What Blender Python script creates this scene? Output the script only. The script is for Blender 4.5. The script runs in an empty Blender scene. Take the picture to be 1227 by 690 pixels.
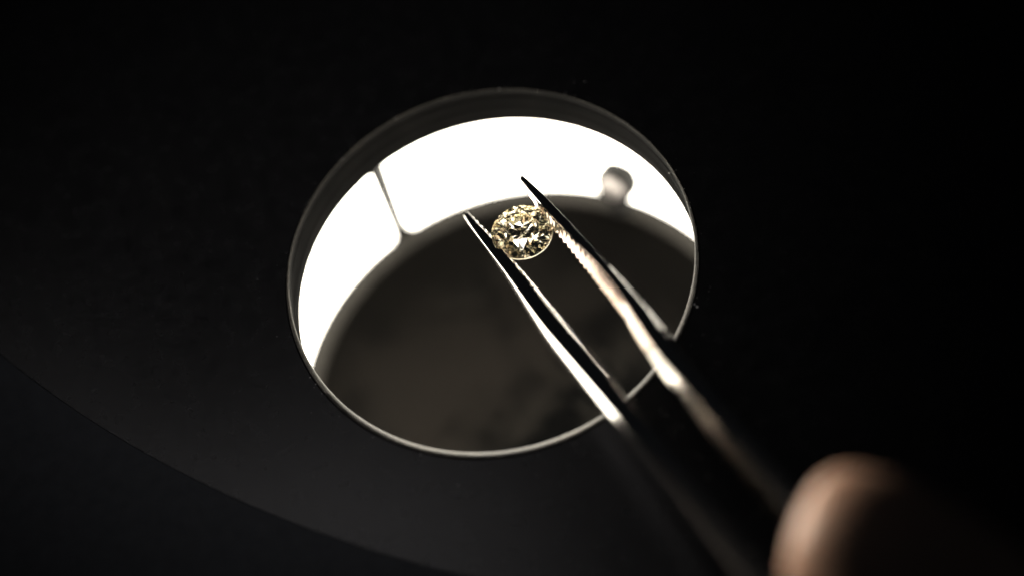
import bpy, bmesh, math, random
from mathutils import Vector, Matrix, noise

# ------------------------------------------------------------------ scene, camera, light
S = 0.01                                   # all builders below work in centimetres
sc = bpy.context.scene
COL = sc.collection
sc.unit_settings.system = 'METRIC'

F = Vector((0.0, 0.48579405, -0.87407331))                  # viewing direction
R = Vector((0.95081219, -0.27075988, -0.15048342))          # right
U = Vector((0.30976793, 0.83107956, 0.4618989))             # up
CAM = Vector((0.14888752, -14.82253207, 26.08397031))       # cm
GEM = Vector((0.438, 0.170, 0.205))                         # centre of the stone, cm

cd = bpy.data.cameras.new('camera')
cam = bpy.data.objects.new('camera', cd)
COL.objects.link(cam)
cam.matrix_world = Matrix(((R.x, U.x, -F.x, CAM.x * S), (R.y, U.y, -F.y, CAM.y * S),
                           (R.z, U.z, -F.z, CAM.z * S), (0, 0, 0, 1)))
cd.sensor_width = 36
cd.lens = 36 * 30 * 110.94570834859024 / 1227
cd.clip_start = 0.005
cd.clip_end = 50
cd.dof.use_dof = True
cd.dof.focus_distance = (GEM - CAM).dot(F) * S
cd.dof.aperture_fstop = 6.0
sc.camera = cam

w = bpy.data.worlds.new('World')
sc.world = w
w.use_nodes = True
bg = w.node_tree.nodes['Background']
bg.inputs[0].default_value = (0.75, 0.85, 1.0, 1)
bg.inputs[1].default_value = 0.005

sc.view_settings.view_transform = 'Standard'
sc.view_settings.look = 'None'
sc.view_settings.exposure = 0
sc.view_settings.gamma = 1
sc.cycles.max_bounces = 32
sc.cycles.transmission_bounces = 28
sc.cycles.glossy_bounces = 10
sc.cycles.diffuse_bounces = 5
sc.cycles.caustics_refractive = False
sc.cycles.caustics_reflective = True
sc.cycles.blur_glossy = 0.3
sc.cycles.sample_clamp_indirect = 12
sc.cycles.use_denoising = True
sc.render.film_transparent = False

PANEL = 9.0          # radiance of the ring light in the well


def look(o, target):
    d = (Vector(target) * S - o.location).normalized()
    o.rotation_euler = d.to_track_quat('-Z', 'Y').to_euler()


def area(name, loc, target, size, watts, col):
    l = bpy.data.lights.new(name, 'AREA')
    l.shape = 'DISK'
    l.size = size * S
    l.energy = watts
    l.color = col
    o = bpy.data.objects.new(name, l)
    COL.objects.link(o)
    o.location = Vector(loc) * S
    look(o, target)
    return o


# soft spot builder; serves the warm light added for the fingertip
def spot(name, loc, target, cone, watts, col, rad):
    l = bpy.data.lights.new(name, 'SPOT')
    l.energy = watts
    l.color = col
    l.spot_size = math.radians(cone)
    l.spot_blend = 0.6
    l.shadow_soft_size = rad * S
    o = bpy.data.objects.new(name, l)
    COL.objects.link(o)
    o.location = Vector(loc) * S
    look(o, target)
    return o


FINGER = GEM + R * 2.9 + U * -2.72 + F * -5.5
spot('added_finger_spot', FINGER + R * -16 + U * 7 + F * 7.5, FINGER + R * 0.1 + F * -0.3, 8, 2.8, (1.0, 0.84, 0.69), 1.0)  # added to brighten the fingertip, no real lamp behind it
# added unseen lamps: two brighten the stone, one puts a sheen on the plate
for p, aim, size, watts, spread in (((-3.6, 5.4, 18), (-1.75, -2.6, 0), 3.6, 0.000055, 11),
                                    ((-2, -4, 24), (-1.2, 1.2, 0), 8.0, 0.0033, 24),
                                    ((-9, 4, 18), (-1.0, 1.4, 0), 8.0, 0.0014, 24)):
    ov = area('added_lamp', p, aim, size, watts, (1.0, 0.95, 0.96))
    ov.data.spread = math.radians(spread)


# ------------------------------------------------------------------ materials
def mat(name):
    m = bpy.data.materials.new(name)
    m.use_nodes = True
    nt = m.node_tree
    return m, nt, nt.nodes['Principled BSDF']


def nd(nt, typ, **kw):
    n = nt.nodes.new(typ)
    for k, v in kw.items():
        setattr(n, k, v)
    return n


def obco(nt, scale=100.0):
    """object coordinates in centimetres"""
    tc = nd(nt, 'ShaderNodeTexCoord')
    mp = nd(nt, 'ShaderNodeMapping')
    mp.inputs['Scale'].default_value = (scale,) * 3
    nt.links.new(tc.outputs['Object'], mp.inputs[0])
    return mp.outputs[0]


def noise_tex(nt, co, scale, detail=4, rough=0.55):
    n = nd(nt, 'ShaderNodeTexNoise')
    n.inputs['Scale'].default_value = scale
    n.inputs['Detail'].default_value = detail
    n.inputs['Roughness'].default_value = rough
    nt.links.new(co, n.inputs['Vector'])
    return n.outputs[0]


def ramp(nt, fac, *stops):
    n = nd(nt, 'ShaderNodeValToRGB')
    while len(n.color_ramp.elements) < len(stops):
        n.color_ramp.elements.new(0.5)
    for e, (p, c) in zip(n.color_ramp.elements, stops):
        e.position = p
        e.color = c if len(c) == 4 else (*c, 1)
    nt.links.new(fac, n.inputs[0])
    return n.outputs[0]


def bump(nt, h, strength, dist, bsdf):
    b = nd(nt, 'ShaderNodeBump')
    b.inputs['Strength'].default_value = strength
    b.inputs['Distance'].default_value = dist
    nt.links.new(h, b.inputs['Height'])
    nt.links.new(b.outputs[0], bsdf.inputs['Normal'])


def m_black_paint():
    m, nt, b = mat('black_anodised')
    co = obco(nt)
    n1 = noise_tex(nt, co, 1.3, 5)
    nt.links.new(ramp(nt, n1, (0.3, (0.004, 0.004, 0.0042)), (0.75, (0.0065, 0.0064, 0.0065))), b.inputs['Base Color'])
    nt.links.new(ramp(nt, noise_tex(nt, co, 5, 4), (0.3, (.22,) * 3), (0.7, (.29,) * 3)), b.inputs['Roughness'])
    b.inputs['Specular IOR Level'].default_value = 0.5
    bump(nt, noise_tex(nt, co, 90, 2), 0.25, 0.0001, b)
    return m


def m_rim():
    """turned metal of the opening: fine ticks across the edge"""
    m, nt, b = mat('turned_rim')
    tc = nd(nt, 'ShaderNodeTexCoord')
    sp = nd(nt, 'ShaderNodeSeparateXYZ')
    nt.links.new(tc.outputs['Object'], sp.inputs[0])
    at = nd(nt, 'ShaderNodeMath', operation='ARCTAN2')
    nt.links.new(sp.outputs[1], at.inputs[0])
    nt.links.new(sp.outputs[0], at.inputs[1])
    cb = nd(nt, 'ShaderNodeCombineXYZ')
    nt.links.new(at.outputs[0], cb.inputs[0])
    n = noise_tex(nt, cb.outputs[0], 46, 5, 0.75)
    n2 = noise_tex(nt, obco(nt), 0.9, 5, 0.6)
    mx = nd(nt, 'ShaderNodeMath', operation='MULTIPLY')
    nt.links.new(n, mx.inputs[0])
    nt.links.new(n2, mx.inputs[1])
    nt.links.new(ramp(nt, mx.outputs[0], (0.16, (0.008, 0.0074, 0.0066)), (0.36, (0.066, 0.061, 0.054))), b.inputs['Base Color'])
    nt.links.new(ramp(nt, n, (0.3, (.34,) * 3), (0.7, (.52,) * 3)), b.inputs['Roughness'])
    b.inputs['Metallic'].default_value = 0.7
    bump(nt, n, 0.3, 0.0001, b)
    return m


def m_bore():
    m, nt, b = mat('dark_bore')
    co = obco(nt)
    nt.links.new(ramp(nt, noise_tex(nt, co, 1.8, 5), (0.35, (0.0004, 0.0004, 0.0004)), (0.7, (0.0022, 0.0020, 0.0019))), b.inputs['Base Color'])
    b.inputs['Roughness'].default_value = 0.55
    b.inputs['Specular IOR Level'].default_value = 0.03
    return m


def m_panel():
    m, nt, b = mat('lit_diffuser')
    b.inputs['Base Color'].default_value = (0.85, 0.84, 0.80, 1)
    b.inputs['Roughness'].default_value = 0.5
    b.inputs['Emission Color'].default_value = (1.0, 0.94, 0.82, 1)
    b.inputs['Emission Strength'].default_value = PANEL
    return m


def m_floor():
    m, nt, b = mat('dusty_baffle')
    co = obco(nt)
    a = noise_tex(nt, co, 1.1, 6, 0.6)
    c = noise_tex(nt, co, 0.55, 3, 0.5)
    mx = nd(nt, 'ShaderNodeMix', data_type='RGBA')
    nt.links.new(ramp(nt, a, (0.43, (0.0012, 0.0012, 0.0012)), (0.59, (0.0056, 0.0052, 0.0046))), mx.inputs[6])
    mx.inputs[7].default_value = (0.0049, 0.0043, 0.0038, 1)
    nt.links.new(ramp(nt, c, (0.47, (0, 0, 0)), (0.62, (1, 1, 1))), mx.inputs[0])
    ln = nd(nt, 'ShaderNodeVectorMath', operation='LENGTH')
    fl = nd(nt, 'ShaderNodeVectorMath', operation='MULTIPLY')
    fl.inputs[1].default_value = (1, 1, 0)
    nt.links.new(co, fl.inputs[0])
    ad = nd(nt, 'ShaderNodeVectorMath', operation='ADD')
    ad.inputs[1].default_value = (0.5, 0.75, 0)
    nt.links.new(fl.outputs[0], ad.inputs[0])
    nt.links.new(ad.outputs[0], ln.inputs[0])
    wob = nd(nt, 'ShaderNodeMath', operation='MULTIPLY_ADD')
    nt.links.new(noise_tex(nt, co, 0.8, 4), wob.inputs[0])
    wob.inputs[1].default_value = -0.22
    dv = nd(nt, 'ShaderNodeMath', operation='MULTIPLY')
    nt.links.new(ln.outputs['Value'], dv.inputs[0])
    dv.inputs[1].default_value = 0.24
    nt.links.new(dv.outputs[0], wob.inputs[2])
    dust = nd(nt, 'ShaderNodeMix', data_type='RGBA')  # radial tone: darker away from a point left and front of centre
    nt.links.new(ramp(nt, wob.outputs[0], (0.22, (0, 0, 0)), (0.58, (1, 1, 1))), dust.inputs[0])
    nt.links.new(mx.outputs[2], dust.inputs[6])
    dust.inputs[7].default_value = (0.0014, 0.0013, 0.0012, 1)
    nt.links.new(dust.outputs[2], b.inputs['Base Color'])
    b.inputs['Roughness'].default_value = 0.85
    b.inputs['Specular IOR Level'].default_value = 0.0
    bump(nt, noise_tex(nt, co, 30, 3), 0.4, 0.0002, b)
    return m


def m_plain(name, col, rough, metal=0.0, spec=0.5, var=0.25, scale=6.0):
    m, nt, b = mat(name)
    co = obco(nt)
    lo = tuple(c * (1 - var) for c in col)
    hi = tuple(c * (1 + var) for c in col)
    nt.links.new(ramp(nt, noise_tex(nt, co, scale, 5), (0.3, lo), (0.7, hi)), b.inputs['Base Color'])
    b.inputs['Roughness'].default_value = rough
    b.inputs['Metallic'].default_value = metal
    b.inputs['Specular IOR Level'].default_value = spec
    return m


def m_steel(name, rough, col=(0.62, 0.59, 0.56)):
    m, nt, b = mat(name)
    co = obco(nt)
    b.inputs['Base Color'].default_value = (*col, 1)
    b.inputs['Metallic'].default_value = 1
    n = noise_tex(nt, co, 14, 5, 0.6)
    nt.links.new(ramp(nt, n, (0.3, (rough * .85,) * 3), (0.75, (rough * 1.2,) * 3)), b.inputs['Roughness'])
    bump(nt, noise_tex(nt, co, 60, 3), 0.05, 0.00006, b)
    return m


def m_diamond(name, col, rough):
    m = bpy.data.materials.new(name)
    m.use_nodes = True
    nt = m.node_tree
    nt.nodes.clear()
    out = nd(nt, 'ShaderNodeOutputMaterial')
    g = nd(nt, 'ShaderNodeBsdfGlass')
    g.inputs['Color'].default_value = (*col, 1)
    g.inputs['Roughness'].default_value = rough
    g.inputs['IOR'].default_value = 2.417
    nt.links.new(g.outputs[0], out.inputs[0])
    return m


def m_skin():
    m, nt, b = mat('skin')
    co = obco(nt)
    nt.links.new(ramp(nt, noise_tex(nt, co, 2.5, 5), (0.3, (0.50, 0.31, 0.22)), (0.7, (0.58, 0.38, 0.28))), b.inputs['Base Color'])
    b.inputs['Roughness'].default_value = 0.5
    b.inputs['Subsurface Weight'].default_value = 0.15
    b.inputs['Subsurface Radius'].default_value = (0.006, 0.002, 0.001)
    b.inputs['Subsurface Scale'].default_value = 0.3
    wv = nd(nt, 'ShaderNodeTexWave')
    wv.inputs['Scale'].default_value = 6
    wv.inputs['Distortion'].default_value = 5
    nt.links.new(co, wv.inputs[0])
    bump(nt, wv.outputs[1], 0.15, 0.0002, b)
    return m


BLACK = m_black_paint()
RIM = m_rim()
BORE = m_bore()
PANELM = m_panel()
FLOOR = m_floor()
BAFFLE_RIM = m_plain('baffle_rim_grey', (0.010, 0.0092, 0.008), 0.6, 0.0, 0.06)
BENCH = m_plain('black_bench', (0.05, 0.056, 0.066), 0.8, 0, 0.1)
BASE = m_plain('dark_base_enamel', (0.036, 0.039, 0.043), 0.75, 0, 0.1, 0.12)
KNOBM = m_plain('dark_screw_metal', (0.004, 0.0038, 0.0036), 0.6, 0.0, 0.1)
KNOBFACE = m_plain('worn_screw_face', (0.20, 0.185, 0.18), 0.45, 1.0)
STEEL = m_steel('polished_steel', 0.15)
JAW = m_steel('knurled_steel', 0.13, (0.90, 0.81, 0.77))
DIAMOND = m_diamond('pale_yellow_diamond', (1.0, 0.987, 0.922), 0.0)
GIRDLE = m_diamond('frosted_girdle', (1.0, 0.98, 0.93), 0.55)
SKIN = m_skin()
DUST = m_plain('dust', (0.6, 0.58, 0.55), 0.8)
CLOTH = m_plain('black_cloth', (0.01, 0.01, 0.011), 0.9, 0, 0.1)

# ------------------------------------------------------------------ builders
def link(name, bm, material, parent=None, smooth=35.0):
    bm.normal_update()
    for v in bm.verts:
        v.co *= S
    me = bpy.data.meshes.new(name)
    bm.to_mesh(me)
    bm.free()
    o = bpy.data.objects.new(name, me)
    COL.objects.link(o)
    me.materials.append(material)
    if smooth:
        me.shade_smooth()
        me.set_sharp_from_angle(angle=math.radians(smooth))
    if parent:
        o.parent = parent
    return o


def empty(name, loc, label, cat, group=None):
    o = bpy.data.objects.new(name, None)
    o.empty_display_size = 0.005
    COL.objects.link(o)
    o.location = Vector(loc) * S
    tag(o, label, cat, group)
    return o


def tag(o, label, cat, group=None):
    o['label'] = label
    o['category'] = cat
    if group:
        o['group'] = group


def lathe(profile, n=256, closed=True):
    """revolve a closed (r, z) outline round z"""
    bm = bmesh.new()
    rings = []
    for i in range(n):
        a = 2 * math.pi * i / n
        c, s = math.cos(a), math.sin(a)
        rings.append([None if r < 1e-6 and i else bm.verts.new((r * c, r * s, z)) for r, z in profile])
    for j, (r, z) in enumerate(profile):
        if r < 1e-6:
            for i in range(1, n):
                rings[i][j] = rings[0][j]
    m = len(profile)
    for i in range(n):
        A, B = rings[i], rings[(i + 1) % n]
        for j in range(m if closed else m - 1):
            k = (j + 1) % m
            vs = []
            for v in (A[j], B[j], B[k], A[k]):
                if v not in vs:
                    vs.append(v)
            if len(vs) >= 3:
                try:
                    bm.faces.new(vs)
                except ValueError:
                    pass
    bmesh.ops.recalc_face_normals(bm, faces=bm.faces)
    return bm


def arc(cx, cz, r, a0, a1, n):
    return [(cx + r * math.cos(math.radians(a0 + (a1 - a0) * i / n)), cz + r * math.sin(math.radians(a0 + (a1 - a0) * i / n))) for i in range(n + 1)]


# ------------------------------------------------------------------ setting
bm = bmesh.new()
bmesh.ops.create_grid(bm, x_segments=8, y_segments=8, size=60)
for v in bm.verts:
    v.co.z = -4.6
t = link('table_top', bm, BENCH, None, 0)
t['kind'] = 'structure'
t['label'] = 'black unlit bench surface under the instrument'

# ------------------------------------------------------------------ the lit stage with its round opening
stage = empty('microscope_stage', (0, 0, -4.6), 'black stage plate with a large round opening over a bright ring and dark dusty disc', 'microscope stage')
stage_off = Vector((0, 0, 4.6 * S))


def spart(name, bm, material, parent=None, smooth=35.0):
    o = link(name, bm, material, parent or stage, smooth)
    if parent is None:
        o.location = stage_off
    return o


RO = 2.257
# the plate is a broad disc; the opening sits near its front edge
def broad_plate(n=512):
    bm = bmesh.new()
    inner = [(RO + 0.03, -0.02), (RO, -0.012), (RO + 0.012, 0.0)]
    edge = [(13.99, 0.0)] + [(13.99 + 0.01 * math.sin(math.pi / 2 * k / 6), -0.01 + 0.01 * math.cos(math.pi / 2 * k / 6)) for k in range(1, 7)]
    edge += [(14.0, -0.10)]
    cx, cy = 6.40, 8.40
    rows = []
    for i in range(n):
        a = 2 * math.pi * i / n
        c, q = math.cos(a), math.sin(a)
        row = [bm.verts.new((r * c, r * q, z)) for r, z in inner]
        row += [bm.verts.new((cx + r * c, cy + r * q, z)) for r, z in edge]
        row.append(bm.verts.new(((RO + 0.03) * c, (RO + 0.03) * q, -0.69)))
        rows.append(row)
    m = len(rows[0])
    for i in range(n):
        A, B = rows[i], rows[(i + 1) % n]
        for k in range(m):
            bm.faces.new((A[k], B[k], B[(k + 1) % m], A[(k + 1) % m]))
    bmesh.ops.recalc_face_normals(bm, faces=bm.faces)
    return bm


spart('top_plate', broad_plate(), BLACK, smooth=30)

bp = lathe([(14.002, -0.008), (29.8, -0.008), (30.0, -0.2), (30.0, -0.90), (14.002, -0.90)], 256)
for v in bp.verts:
    v.co += Vector((6.40, 8.40, 0))
spart('base_plate', bp, BASE, smooth=30)

# the turned ring lining the opening: a bevel worn wide on the near side, the dark bore under it
def bevel_ring(n=384):
    bm = bmesh.new()
    rows = []
    for i in range(n):
        a = 2 * math.pi * i / n
        near = max(0.0, (-math.sin(a + 0.10) + 0.30) / 1.30)
        wd = 0.010 + 0.088 * near ** 0.9 + 0.003 * noise.noise(Vector((math.cos(a) * 9, math.sin(a) * 9, 0)))
        c, q = math.cos(a), math.sin(a)
        pts = [(RO - 0.002, 0.003), (RO - 0.004 - wd * .10, 0.004), (RO - 0.004 - wd * .45, 0.002 - wd * .20), (RO - 0.004 - wd * .85, -wd * .46), (RO - 0.004 - wd, -wd * .66), (RO - 0.005 - wd, -0.12), (RO - 0.002, -0.13)]
        rows.append([bm.verts.new((r * c, r * q, z)) for r, z in pts])
    m = len(rows[0])
    for i in range(n):
        A, B = rows[i], rows[(i + 1) % n]
        for k in range(m):
            f = bm.faces.new((A[k], B[k], B[(k + 1) % m], A[(k + 1) % m]))
            f.material_index = 1 if k >= 4 else 0
    bmesh.ops.recalc_face_normals(bm, faces=bm.faces)
    return bm


rim = spart('opening_rim', bevel_ring(), RIM, smooth=40)
rim.data.materials.append(BORE)
bore = [(RO + 0.005, -0.133), (2.235, -0.134), (2.225, -0.15), (2.225, -0.20), (2.215, -0.21), (2.215, -0.25), (2.235, -0.27), (2.235, -0.34), (2.222, -0.35), (2.222, -0.40), (2.24, -0.42), (2.24, -0.63), (2.247, -0.65), (2.257, -0.6905), (RO + 0.029, -0.6905), (RO + 0.029, -0.137)]
spart('opening_bore', lathe(bore, 256), BORE, smooth=25)

RW = 2.86
prof = [(RW + 0.10, -0.695), (3.22, -0.695), (3.22, -4.40), (3.36, -4.42), (3.36, -4.598), (0.0, -4.598), (0.0, -3.75), (RW + 0.10, -3.75)]
spart('well_housing', lathe(prof, 192), BLACK, smooth=30)

SEAM = 109.0


def panel(a0, a1, z0, z1, rc, r, th):
    """curved diffuser sheet with rounded corners"""
    bm = bmesh.new()
    n = 96
    L = math.radians(a1 - a0) * r
    us = sorted({L * i / n for i in range(n + 1)} | {rc * (1 - math.cos(math.pi / 2 * k / 8)) for k in range(9)} | {L - rc * (1 - math.cos(math.pi / 2 * k / 8)) for k in range(9)})
    rows = []
    for u in us:
        e = min(u, L - u)
        d = 0.0 if e >= rc else rc - math.sqrt(max(0, rc * rc - (rc - e) ** 2))
        a = math.radians(a0) + u / r
        c, s = math.cos(a), math.sin(a)
        row = []
        for rr in (r, r + th):
            for q in range(5):
                z = z0 + d + (z1 - z0 - 2 * d) * q / 4
                row.append(bm.verts.new((rr * c, rr * s, z)))
        rows.append(row)
    loop = [0, 1, 2, 3, 4, 9, 8, 7, 6, 5]
    for A, B in zip(rows, rows[1:]):
        for j in range(10):
            p, q = loop[j], loop[(j + 1) % 10]
            bm.faces.new((A[p], A[q], B[q], B[p]))
    for Rw in (rows[0], rows[-1]):
        bm.faces.new([Rw[i] for i in loop])
    bmesh.ops.recalc_face_normals(bm, faces=bm.faces)
    return bm


GAP = 2.15
for k in range(2):
    spart('light_panel', panel(SEAM + 180 * k + GAP, SEAM + 180 * (k + 1) - GAP, -3.36, -0.71, 0.20, RW, 0.05), PANELM)

disc = spart('baffle_disc', lathe([(0, -3.27), (2.5, -3.27), (2.58, -3.255), (2.58, -3.50), (0, -3.50)], 192), FLOOR)
prof = [(2.585, -3.27)] + arc(2.66, -3.27, 0.07, 180, 95, 8) + [(2.74, -3.202)] + arc(2.77, -3.25, 0.05, 85, 0, 6) + [(2.82, -3.55), (2.585, -3.55)]
spart('baffle_rim', lathe(prof, 192), BAFFLE_RIM, disc)

# round-headed screw standing at the edge of the baffle in front of the light
ka = math.radians(49.9)
kc = Vector((2.66 * math.cos(ka), 2.66 * math.sin(ka), 0))
knob = lathe([(0, -3.20), (0.13, -3.20), (0.13, -3.0), (0.11, -2.96), (0.11, -2.72), (0.0, -2.72)], 24)
for v in knob.verts:
    v.co += kc
post = spart('clamp_post', knob, KNOBM)
# the head is a short drum whose worn face looks to the middle of the well
hb = lathe([(0, 0.11), (0.17, 0.10), (0.24, 0.06), (0.26, 0.0), (0.26, -0.12), (0.20, -0.16), (0, -0.16)], 32)
fb = lathe([(0, 0.135), (0.13, 0.133), (0.16, 0.112), (0, 0.112)], 32)
axis = (-kc.normalized() + Vector((-0.45, -0.45, 0.75))).normalized()
q = Vector((0, 0, 1)).rotation_difference(axis)
for b_ in (hb, fb):
    for v in b_.verts:
        v.co = q @ v.co + kc + Vector((0, 0, -2.60))
head = spart('screw_head', hb, KNOBM, post)
spart('screw_face', fb, KNOBFACE, post)

# ------------------------------------------------------------------ the stone
def stone():
    r0, zg = 0.335, 0.012
    tb, ca, pa, rl, rm, rcul = 0.50, math.tan(math.radians(34.5)), math.tan(math.radians(41.0)), 0.36, 0.77, 0.035
    bm = bmesh.new()

    def P(r, deg, z):
        a = math.radians(deg)
        return bm.verts.new((r * r0 * math.cos(a), r * r0 * math.sin(a), z * r0))
    zg /= r0
    T = [P(tb, 45 * k, zg + (1 - tb) * ca) for k in range(8)]
    c22 = math.cos(math.radians(22.5))
    M = [P(rm, 45 * k + 22.5, zg + (1 - rm * c22) * ca) for k in range(8)]
    G = [[P(1.0, 11.25 * j, zg) for j in range(32)], [P(1.0, 11.25 * j, -zg) for j in range(32)]]
    Lh = [P(rl, 45 * k + 22.5, -zg - (1 - rl * c22) * pa) for k in range(8)]
    K = [P(rcul, 45 * k + 22.5, -zg - (1 - rcul * c22) * pa) for k in range(8)]
    bm.faces.new(T)
    bm.faces.new(K[::-1])
    for k in range(8):
        n = (k + 1) % 8
        g = lambda j: G[0][j % 32]
        h = lambda j: G[1][j % 32]
        bm.faces.new((T[k], T[n], M[k]))
        bm.faces.new((T[k], M[k - 1], g(4 * k), M[k]))
        bm.faces.new((M[k], g(4 * k), g(4 * k + 1), g(4 * k + 2)))
        bm.faces.new((M[k], g(4 * k + 2), g(4 * k + 3), g(4 * k + 4)))
        bm.faces.new((K[k - 1], K[k], Lh[k], h(4 * k), Lh[k - 1]))
        bm.faces.new((Lh[k], h(4 * k), h(4 * k + 1), h(4 * k + 2)))
        bm.faces.new((Lh[k], h(4 * k + 2), h(4 * k + 3), h(4 * k + 4)))
    for j in range(32):
        bm.faces.new((G[0][j], G[0][(j + 1) % 32], G[1][(j + 1) % 32], G[1][j])).material_index = 1
    bmesh.ops.recalc_face_normals(bm, faces=bm.faces)
    return bm


gem = link('diamond', stone(), DIAMOND, None, 0)
tag(gem, 'small pale yellow faceted diamond held between the tweezer tips', 'diamond')
gem.data.materials.append(GIRDLE)
gem.location = GEM * S
gem_axis = Vector((0.02, 0.03, 1.0)).normalized()
gem.rotation_euler = (Matrix.Rotation(0, 3, 'Z') @ Vector((0, 0, 1)).rotation_difference(gem_axis).to_matrix() @ Matrix.Rotation(math.radians(12), 3, 'Z')).to_euler()

# ------------------------------------------------------------------ tweezers
V = (CAM - GEM).normalized()                 # from the stone towards the eye
Rp = (R - V * R.dot(V)).normalized()
Up = V.cross(Rp).normalized()
T2 = (Rp * 0.63 - Up * 0.777).normalized()
al = math.radians(50)
TX = (T2 * math.cos(al) + V * math.sin(al)).normalized()      # tip to hand
GX = (Rp * 0.777 + Up * 0.63).normalized()                    # across the jaws
WX = GX.cross(TX).normalized()                                # width of the blades
if WX.dot(V) < 0:
    WX = -WX
TO = GEM + V * 0.12

# s, outer edge, outer crease, inner crease, inner edge (cm; the blade on the stone's left)
LEFT = [(-0.859, -0.3802, -0.3738, -0.3406, -0.3333), (-0.837, -0.3892, -0.3782, -0.3322, -0.3248), (-0.786, -0.397, -0.3823, -0.329, -0.3207), (-0.685, -0.4052, -0.3877, -0.3282, -0.3172), 
        (0.278, -0.4562, -0.4025, -0.2988, -0.2683), (1.353, -0.5219, -0.4392, -0.3131, -0.2566), (1.805, -0.5242, -0.434, -0.3008, -0.2458), (1.995, -0.5216, -0.4318, -0.2864, -0.2274), 
        (2.858, -0.5094, -0.4176, -0.2839, -0.2213), (3.797, -0.5125, -0.4149, -0.2766, -0.2034), (5.944, -0.5196, -0.4203, -0.2751, -0.1987), (8.717, -0.5323, -0.4342, -0.2802, -0.1961), 
        (11.5, -0.48, -0.38, -0.20, -0.11), (13.0, -0.36, -0.26, -0.06, 0.0), (14.0, -0.32, -0.24, -0.05, 0.0)]
LEFT = [(a, b, c, d + (e - d) * 0.78, e) for a, b, c, d, e in LEFT]      # the left inner flank is steep
RIGHT = [(-0.764, 0.3518, 0.361, 0.3858, 0.3913), (-0.74, 0.3396, 0.3516, 0.3947, 0.3993), (-0.656, 0.3316, 0.3481, 0.4049, 0.4094), (-0.282, 0.314, 0.3493, 0.4265, 0.4319), 
        (0.484, 0.3114, 0.3692, 0.4591, 0.4716), (1.222, 0.3081, 0.3997, 0.4739, 0.5045), (1.741, 0.2961, 0.3831, 0.4735, 0.5337), (2.02, 0.2546, 0.3589, 0.4785, 0.5349), 
        (2.677, 0.2014, 0.3064, 0.4448, 0.5036), (3.602, 0.1882, 0.3027, 0.4417, 0.4908), (5.944, 0.1681, 0.2904, 0.4432, 0.4891), (8.717, 0.1681, 0.2942, 0.4482, 0.4903), 
        (11.5, 0.10, 0.20, 0.38, 0.48), (13.0, 0.004, 0.06, 0.26, 0.36), (14.0, 0.004, 0.05, 0.24, 0.32)]

RIGHT = [(a, b, c, d + (e - d) * 0.3 * min(1, max(0, (a + 0.3) / 2.5)), e) for a, b, c, d, e in RIGHT]


def interp(tab, s):
    """smooth interpolation of the station table"""
    if s <= tab[0][0]:
        return tab[0][1:]
    for i in range(len(tab) - 1):
        a, b = tab[i], tab[i + 1]
        if a[0] <= s <= b[0]:
            h = b[0] - a[0]
            f = (s - a[0]) / h
            out = []
            for c in range(1, 5):
                pa = tab[i - 1] if i else None
                pb = tab[i + 2] if i + 2 < len(tab) else None
                d = (b[c] - a[c]) / h
                ma = d if pa is None else 0.5 * (d + (a[c] - pa[c]) / (a[0] - pa[0]))
                mb = d if pb is None else 0.5 * (d + (pb[c] - b[c]) / (pb[0] - b[0]))
                if pa is None:
                    ma = d
                out.append((2 * f**3 - 3 * f**2 + 1) * a[c] + (f**3 - 2 * f**2 + f) * h * ma + (-2 * f**3 + 3 * f**2) * b[c] + (f**3 - f**2) * h * mb)
            return out
    return tab[-1][1:]


def height(s, s0):
    u = s - s0
    tip = math.sqrt(min(1, u / 0.25 + 0.05))
    return (0.34 + 0.35 * max(0, min(u, 1.6))) * tip


def flank(c, x, e, d, curved):
    """points from a crease at (c, 0) out to (x, -e); d = -1 or 1"""
    k = 0.009
    p = [(c - d * k, 0.0), (c + d * k * .2, -k * .35), (c + d * k * .8, -k * 1.3)]
    if curved:
        for u, v in ((.35, .13), (.62, .34), (.84, .62), (.95, .82), (1.0, 1.0)):
            p.append((c + (x - c) * u, -e * v - k * 1.3 * (1 - v)))
    else:
        for v in (.06, .12, .5, .93, 1.0):
            p.append((c + d * k + (x - c - d * k) * v, -e * v - k * 1.8 * (1 - v)))
    return p


def sect(lo, lc, rc, ro, h, e1, e2, under_l, under_r, curve_l, curve_r):
    """outline of a blade: narrow face to the eye, flanks, flat back"""
    u = 0.5 * min(1, h / .3)
    L = flank(lc, lo, e1, -1, curve_l)[::-1]
    Q = flank(rc, ro, e2, 1, curve_r)
    return [(lo + under_l, -h), (lo + under_l, -e1 - u)] + L + Q + [(ro - under_r, -e2 - u), (ro - under_r, -h)]


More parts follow.
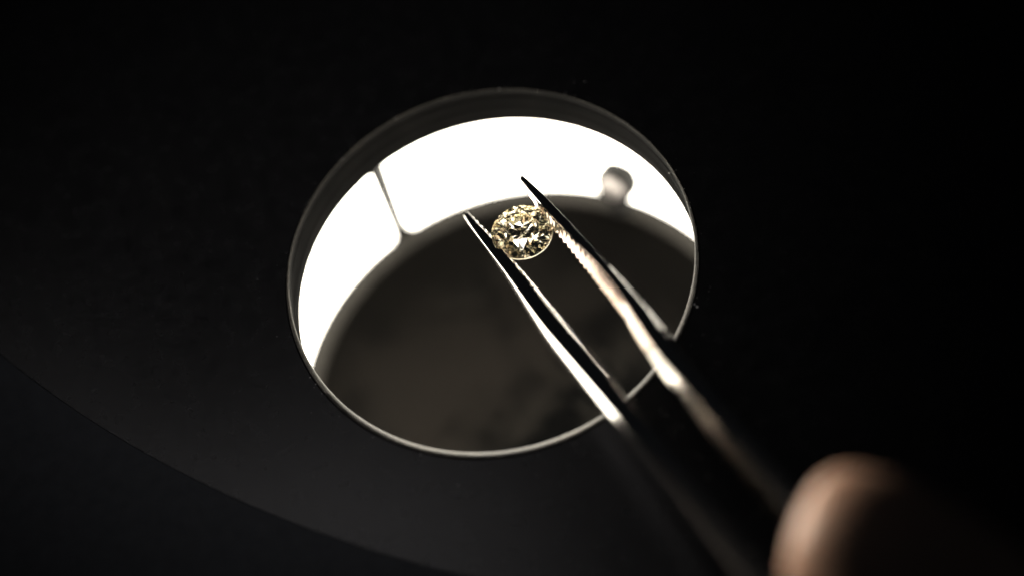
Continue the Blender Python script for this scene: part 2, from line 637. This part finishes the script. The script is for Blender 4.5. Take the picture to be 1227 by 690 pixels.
def blade(tab, inner_right, e_out, e_in):
    bm = bmesh.new()
    s0 = tab[0][0]
    st = [s0 + x for x in (0, .01, .025, .05, .08, .12)]
    s = s0 + 0.17
    while s < 14.0:
        st.append(s)
        s += 0.06 if s < 3.5 else 0.35
    st.append(14.0)
    rows = []
    for s in st:
        lo, lc, rc, ro = interp(tab, s)
        h = height(s, s0)
        fe = min(1.0, (s - s0) / 0.5 + 0.15)
        fe *= 1 + 0.6 * min(1, max(0, (s - 2.4) / 0.8), max(0, (3.9 - s) / 0.9)) * (not inner_right)
        if inner_right:
            pts = sect(lo, lc, rc, ro, h, min(e_out * fe, h * .75), min(e_in * fe, h * .75), 0.0, 0.08 * fe, True, False)
        else:
            pts = sect(lo, lc, rc, ro, h, min(e_in * fe, h * .75), min(e_out * fe, h * .75), 0.08 * fe, 0.0, False, False)
        dz = 0.0
        rows.append([bm.verts.new(TX * s + GX * g + WX * (z + dz)) for g, z in pts])
    n = len(rows[0])
    for A, B in zip(rows, rows[1:]):
        for j in range(n):
            bm.faces.new((A[j], A[(j + 1) % n], B[(j + 1) % n], B[j]))
    bm.faces.new(rows[0])
    bm.faces.new(rows[-1][::-1])
    bmesh.ops.recalc_face_normals(bm, faces=bm.faces)
    return bm


def jaw(tab, inner_right, e_in, s1, amp):
    """ridged gripping face that stands a little proud of the sloping inner flank"""
    bm = bmesh.new()
    s0 = tab[0][0] + 0.02
    pitch = 0.105
    n = int((s1 - s0) / pitch * 10)
    rows = []
    rnd = random.Random(5)
    jit = [rnd.uniform(.88, 1.12) for _ in range(200)]
    for i in range(n + 1):
        s = s0 + (s1 - s0) * i / n
        lo, lc, rc, ro = interp(tab, s)
        fe = min(1.0, (s - tab[0][0]) / 0.5 + 0.15)
        h = height(s, tab[0][0])
        e = min(e_in * fe, h * .75)
        ph = (s - s0) / pitch
        a = amp * jit[int(ph)] * min(1, .35 + (s - s0) / .6)
        rip = a * abs(math.sin(math.pi * ph)) ** 0.8
        end = min(1, (s1 - s) / 0.12)
        rip *= end
        ic, io, d = (rc, ro, 1) if inner_right else (lc, lo, -1)
        base = 0.004 * end - 0.004 * (1 - end)
        # inward = d ; from the crease down to the inner edge and round it
        pts = [(ic - d * .004, -0.006), (ic + d * (.005 + base + rip * .5), -0.010 - rip * .2)]
        for f in (0.35, 0.7, 1.0):
            pts.append((ic + (io - ic) * f + d * (base + rip), -0.014 + (-e + 0.014) * f))
        pts.append((io + d * (-0.02 + base + rip * .6), -e - 0.06))
        pts.append((io - d * .05, -e - 0.055))
        rows.append([bm.verts.new(TX * s + GX * g + WX * z) for g, z in pts])
    m = len(rows[0])
    for A, B in zip(rows, rows[1:]):
        for j in range(m):
            bm.faces.new((A[j], A[(j + 1) % m], B[(j + 1) % m], B[j]))
    bm.faces.new(rows[0])
    bm.faces.new(rows[-1][::-1])
    bmesh.ops.recalc_face_normals(bm, faces=bm.faces)
    return bm


tw = empty('tweezers', TO, 'slim steel tweezers with serrated tips closing on the diamond', 'tweezers')
armL = link('arm', blade(LEFT, True, 0.26, 0.80), STEEL, tw, 28)
link('serrated_jaw', jaw(LEFT, True, 0.80, 1.96, 0.017), JAW, armL, 20)
armR = link('arm', blade(RIGHT, False, 0.60, 0.17), STEEL, tw, 28)
link('serrated_jaw', jaw(RIGHT, False, 0.17, 1.89, 0.029), JAW, armR, 40)

# ------------------------------------------------------------------ the hand
def C(x, y, z):
    """centimetres right, up, towards the eye, from the stone"""
    return (Rp * (x - 0.22) + Up * (y + 0.06)) * 0.955 + V * (z + 0.95)


def hand():
    me = bpy.data.meshes.new('hand')
    vs, es, rad = [], [], []

    def add(p, r, link_to=None):
        vs.append(p * S)
        rad.append(r * S)
        if link_to is not None:
            es.append((link_to, len(vs) - 1))
        return len(vs) - 1
    palm = add(C(9.6, -8.6, 7.6), 1.5)
    wrist = add(C(12.5, -11.8, 9.2), 2.0, palm)
    fore = add(C(17.0, -16.5, 11.5), 2.4, wrist)
    add(C(22.5, -22.0, 14.0), 2.9, fore)
    # thumb: lies along the right blade, its pad on the steel
    p = palm
    for x, y, z, r in ((8.3, -7.0, 7.2, 1.25), (6.5, -5.5, 6.4, 1.0), (5.1, -4.3, 5.5, 0.88), (3.9, -3.32, 4.9, 0.90), (3.08, -2.86, 4.7, 0.80), (2.70, -2.74, 4.6, 0.56)):
        p = add(C(x, y, z), r, p)
    # index finger: its tip presses the left blade from below
    kn = add(C(8.0, -9.2, 6.3), 1.15, palm)
    p = kn
    for x, y, z, r in ((6.2, -8.9, 5.0, 0.9), (4.8, -7.9, 4.2, 0.8), (3.6, -6.3, 3.9, 0.75), (2.95, -5.2, 3.8, 0.66), (2.65, -4.75, 3.75, 0.45)):
        p = add(C(x, y, z), r, p)
    # the other three curl under the palm
    for off, base in ((0.0, (8.2, -10.6, 5.6)), (0.75, (8.8, -11.9, 5.2)), (1.4, (9.6, -13.0, 5.0))):
        kn = add(C(*base), 1.0 - off * .15, palm)
        p = kn
        bx, by, bz = base
        k = 1 - off * .13
        for x, y, z, r in ((-2.3, -0.6, -1.5, .82), (-3.3, 0.2, -2.6, .74), (-2.7, 0.9, -3.6, .68), (-1.5, 0.9, -4.0, .6), (-.9, .7, -3.95, .42)):
            p = add(C(bx + x * k, by + y * k, bz + z * k), r * k, p)
    me.from_pydata([tuple(v) for v in vs], es, [])
    bm = bmesh.new()
    bm.from_mesh(me)
    lay = bm.verts.layers.skin.verify()
    for v, r in zip(bm.verts, rad):
        v[lay].radius = (r, r)
        v[lay].use_root = v.index == 0
    bm.to_mesh(me)
    bm.free()
    o = bpy.data.objects.new('hand', me)
    COL.objects.link(o)
    o.location = GEM * S
    me.materials.append(SKIN)
    sk = o.modifiers.new('skin', 'SKIN')
    sk.use_smooth_shade = True
    sb = o.modifiers.new('smooth', 'SUBSURF')
    sb.levels = 2
    sb.render_levels = 3
    return o


hd = hand()
tag(hd, 'bare hand with a rounded fingertip resting on the near end of the tweezers', 'hand')

# ------------------------------------------------------------------ specks of dust on the edge
rnd = random.Random(11)
bm = bmesh.new()
spots = [(-1.20, 1.90, .005), (-0.50, 2.19, .007), (0.10, 2.246, .005), (0.70, 2.135, .008), (1.089, 1.96, .005),
         (2.16, 0.421, .010), (2.232, 0.009, .008), (2.245, -0.073, .006), (-2.20, -0.60, .006), (-2.16, -0.70, .007), (1.95, -1.24, .014), (1.93, -1.20, .010)]
for k in range(46):
    a = rnd.uniform(0, 2 * math.pi)
    r = rnd.choice((RO + rnd.uniform(.0, .05), RO + rnd.uniform(.02, .35)))
    spots.append((r * math.cos(a), r * math.sin(a), rnd.uniform(.0025, .0055)))
for x, y, r in spots:
    rr = math.hypot(x, y)
    z = 0.002
    bmesh.ops.create_icosphere(bm, subdivisions=1, radius=r, matrix=Matrix.Translation((x, y, z + r * .5)) @ Matrix.Diagonal((1, rnd.uniform(.6, 1.3), .6, 1)))
du = link('dust_specks', bm, DUST)
du['kind'] = 'stuff'
tag(du, 'pale dust specks scattered along the edge of the round opening', 'dust')
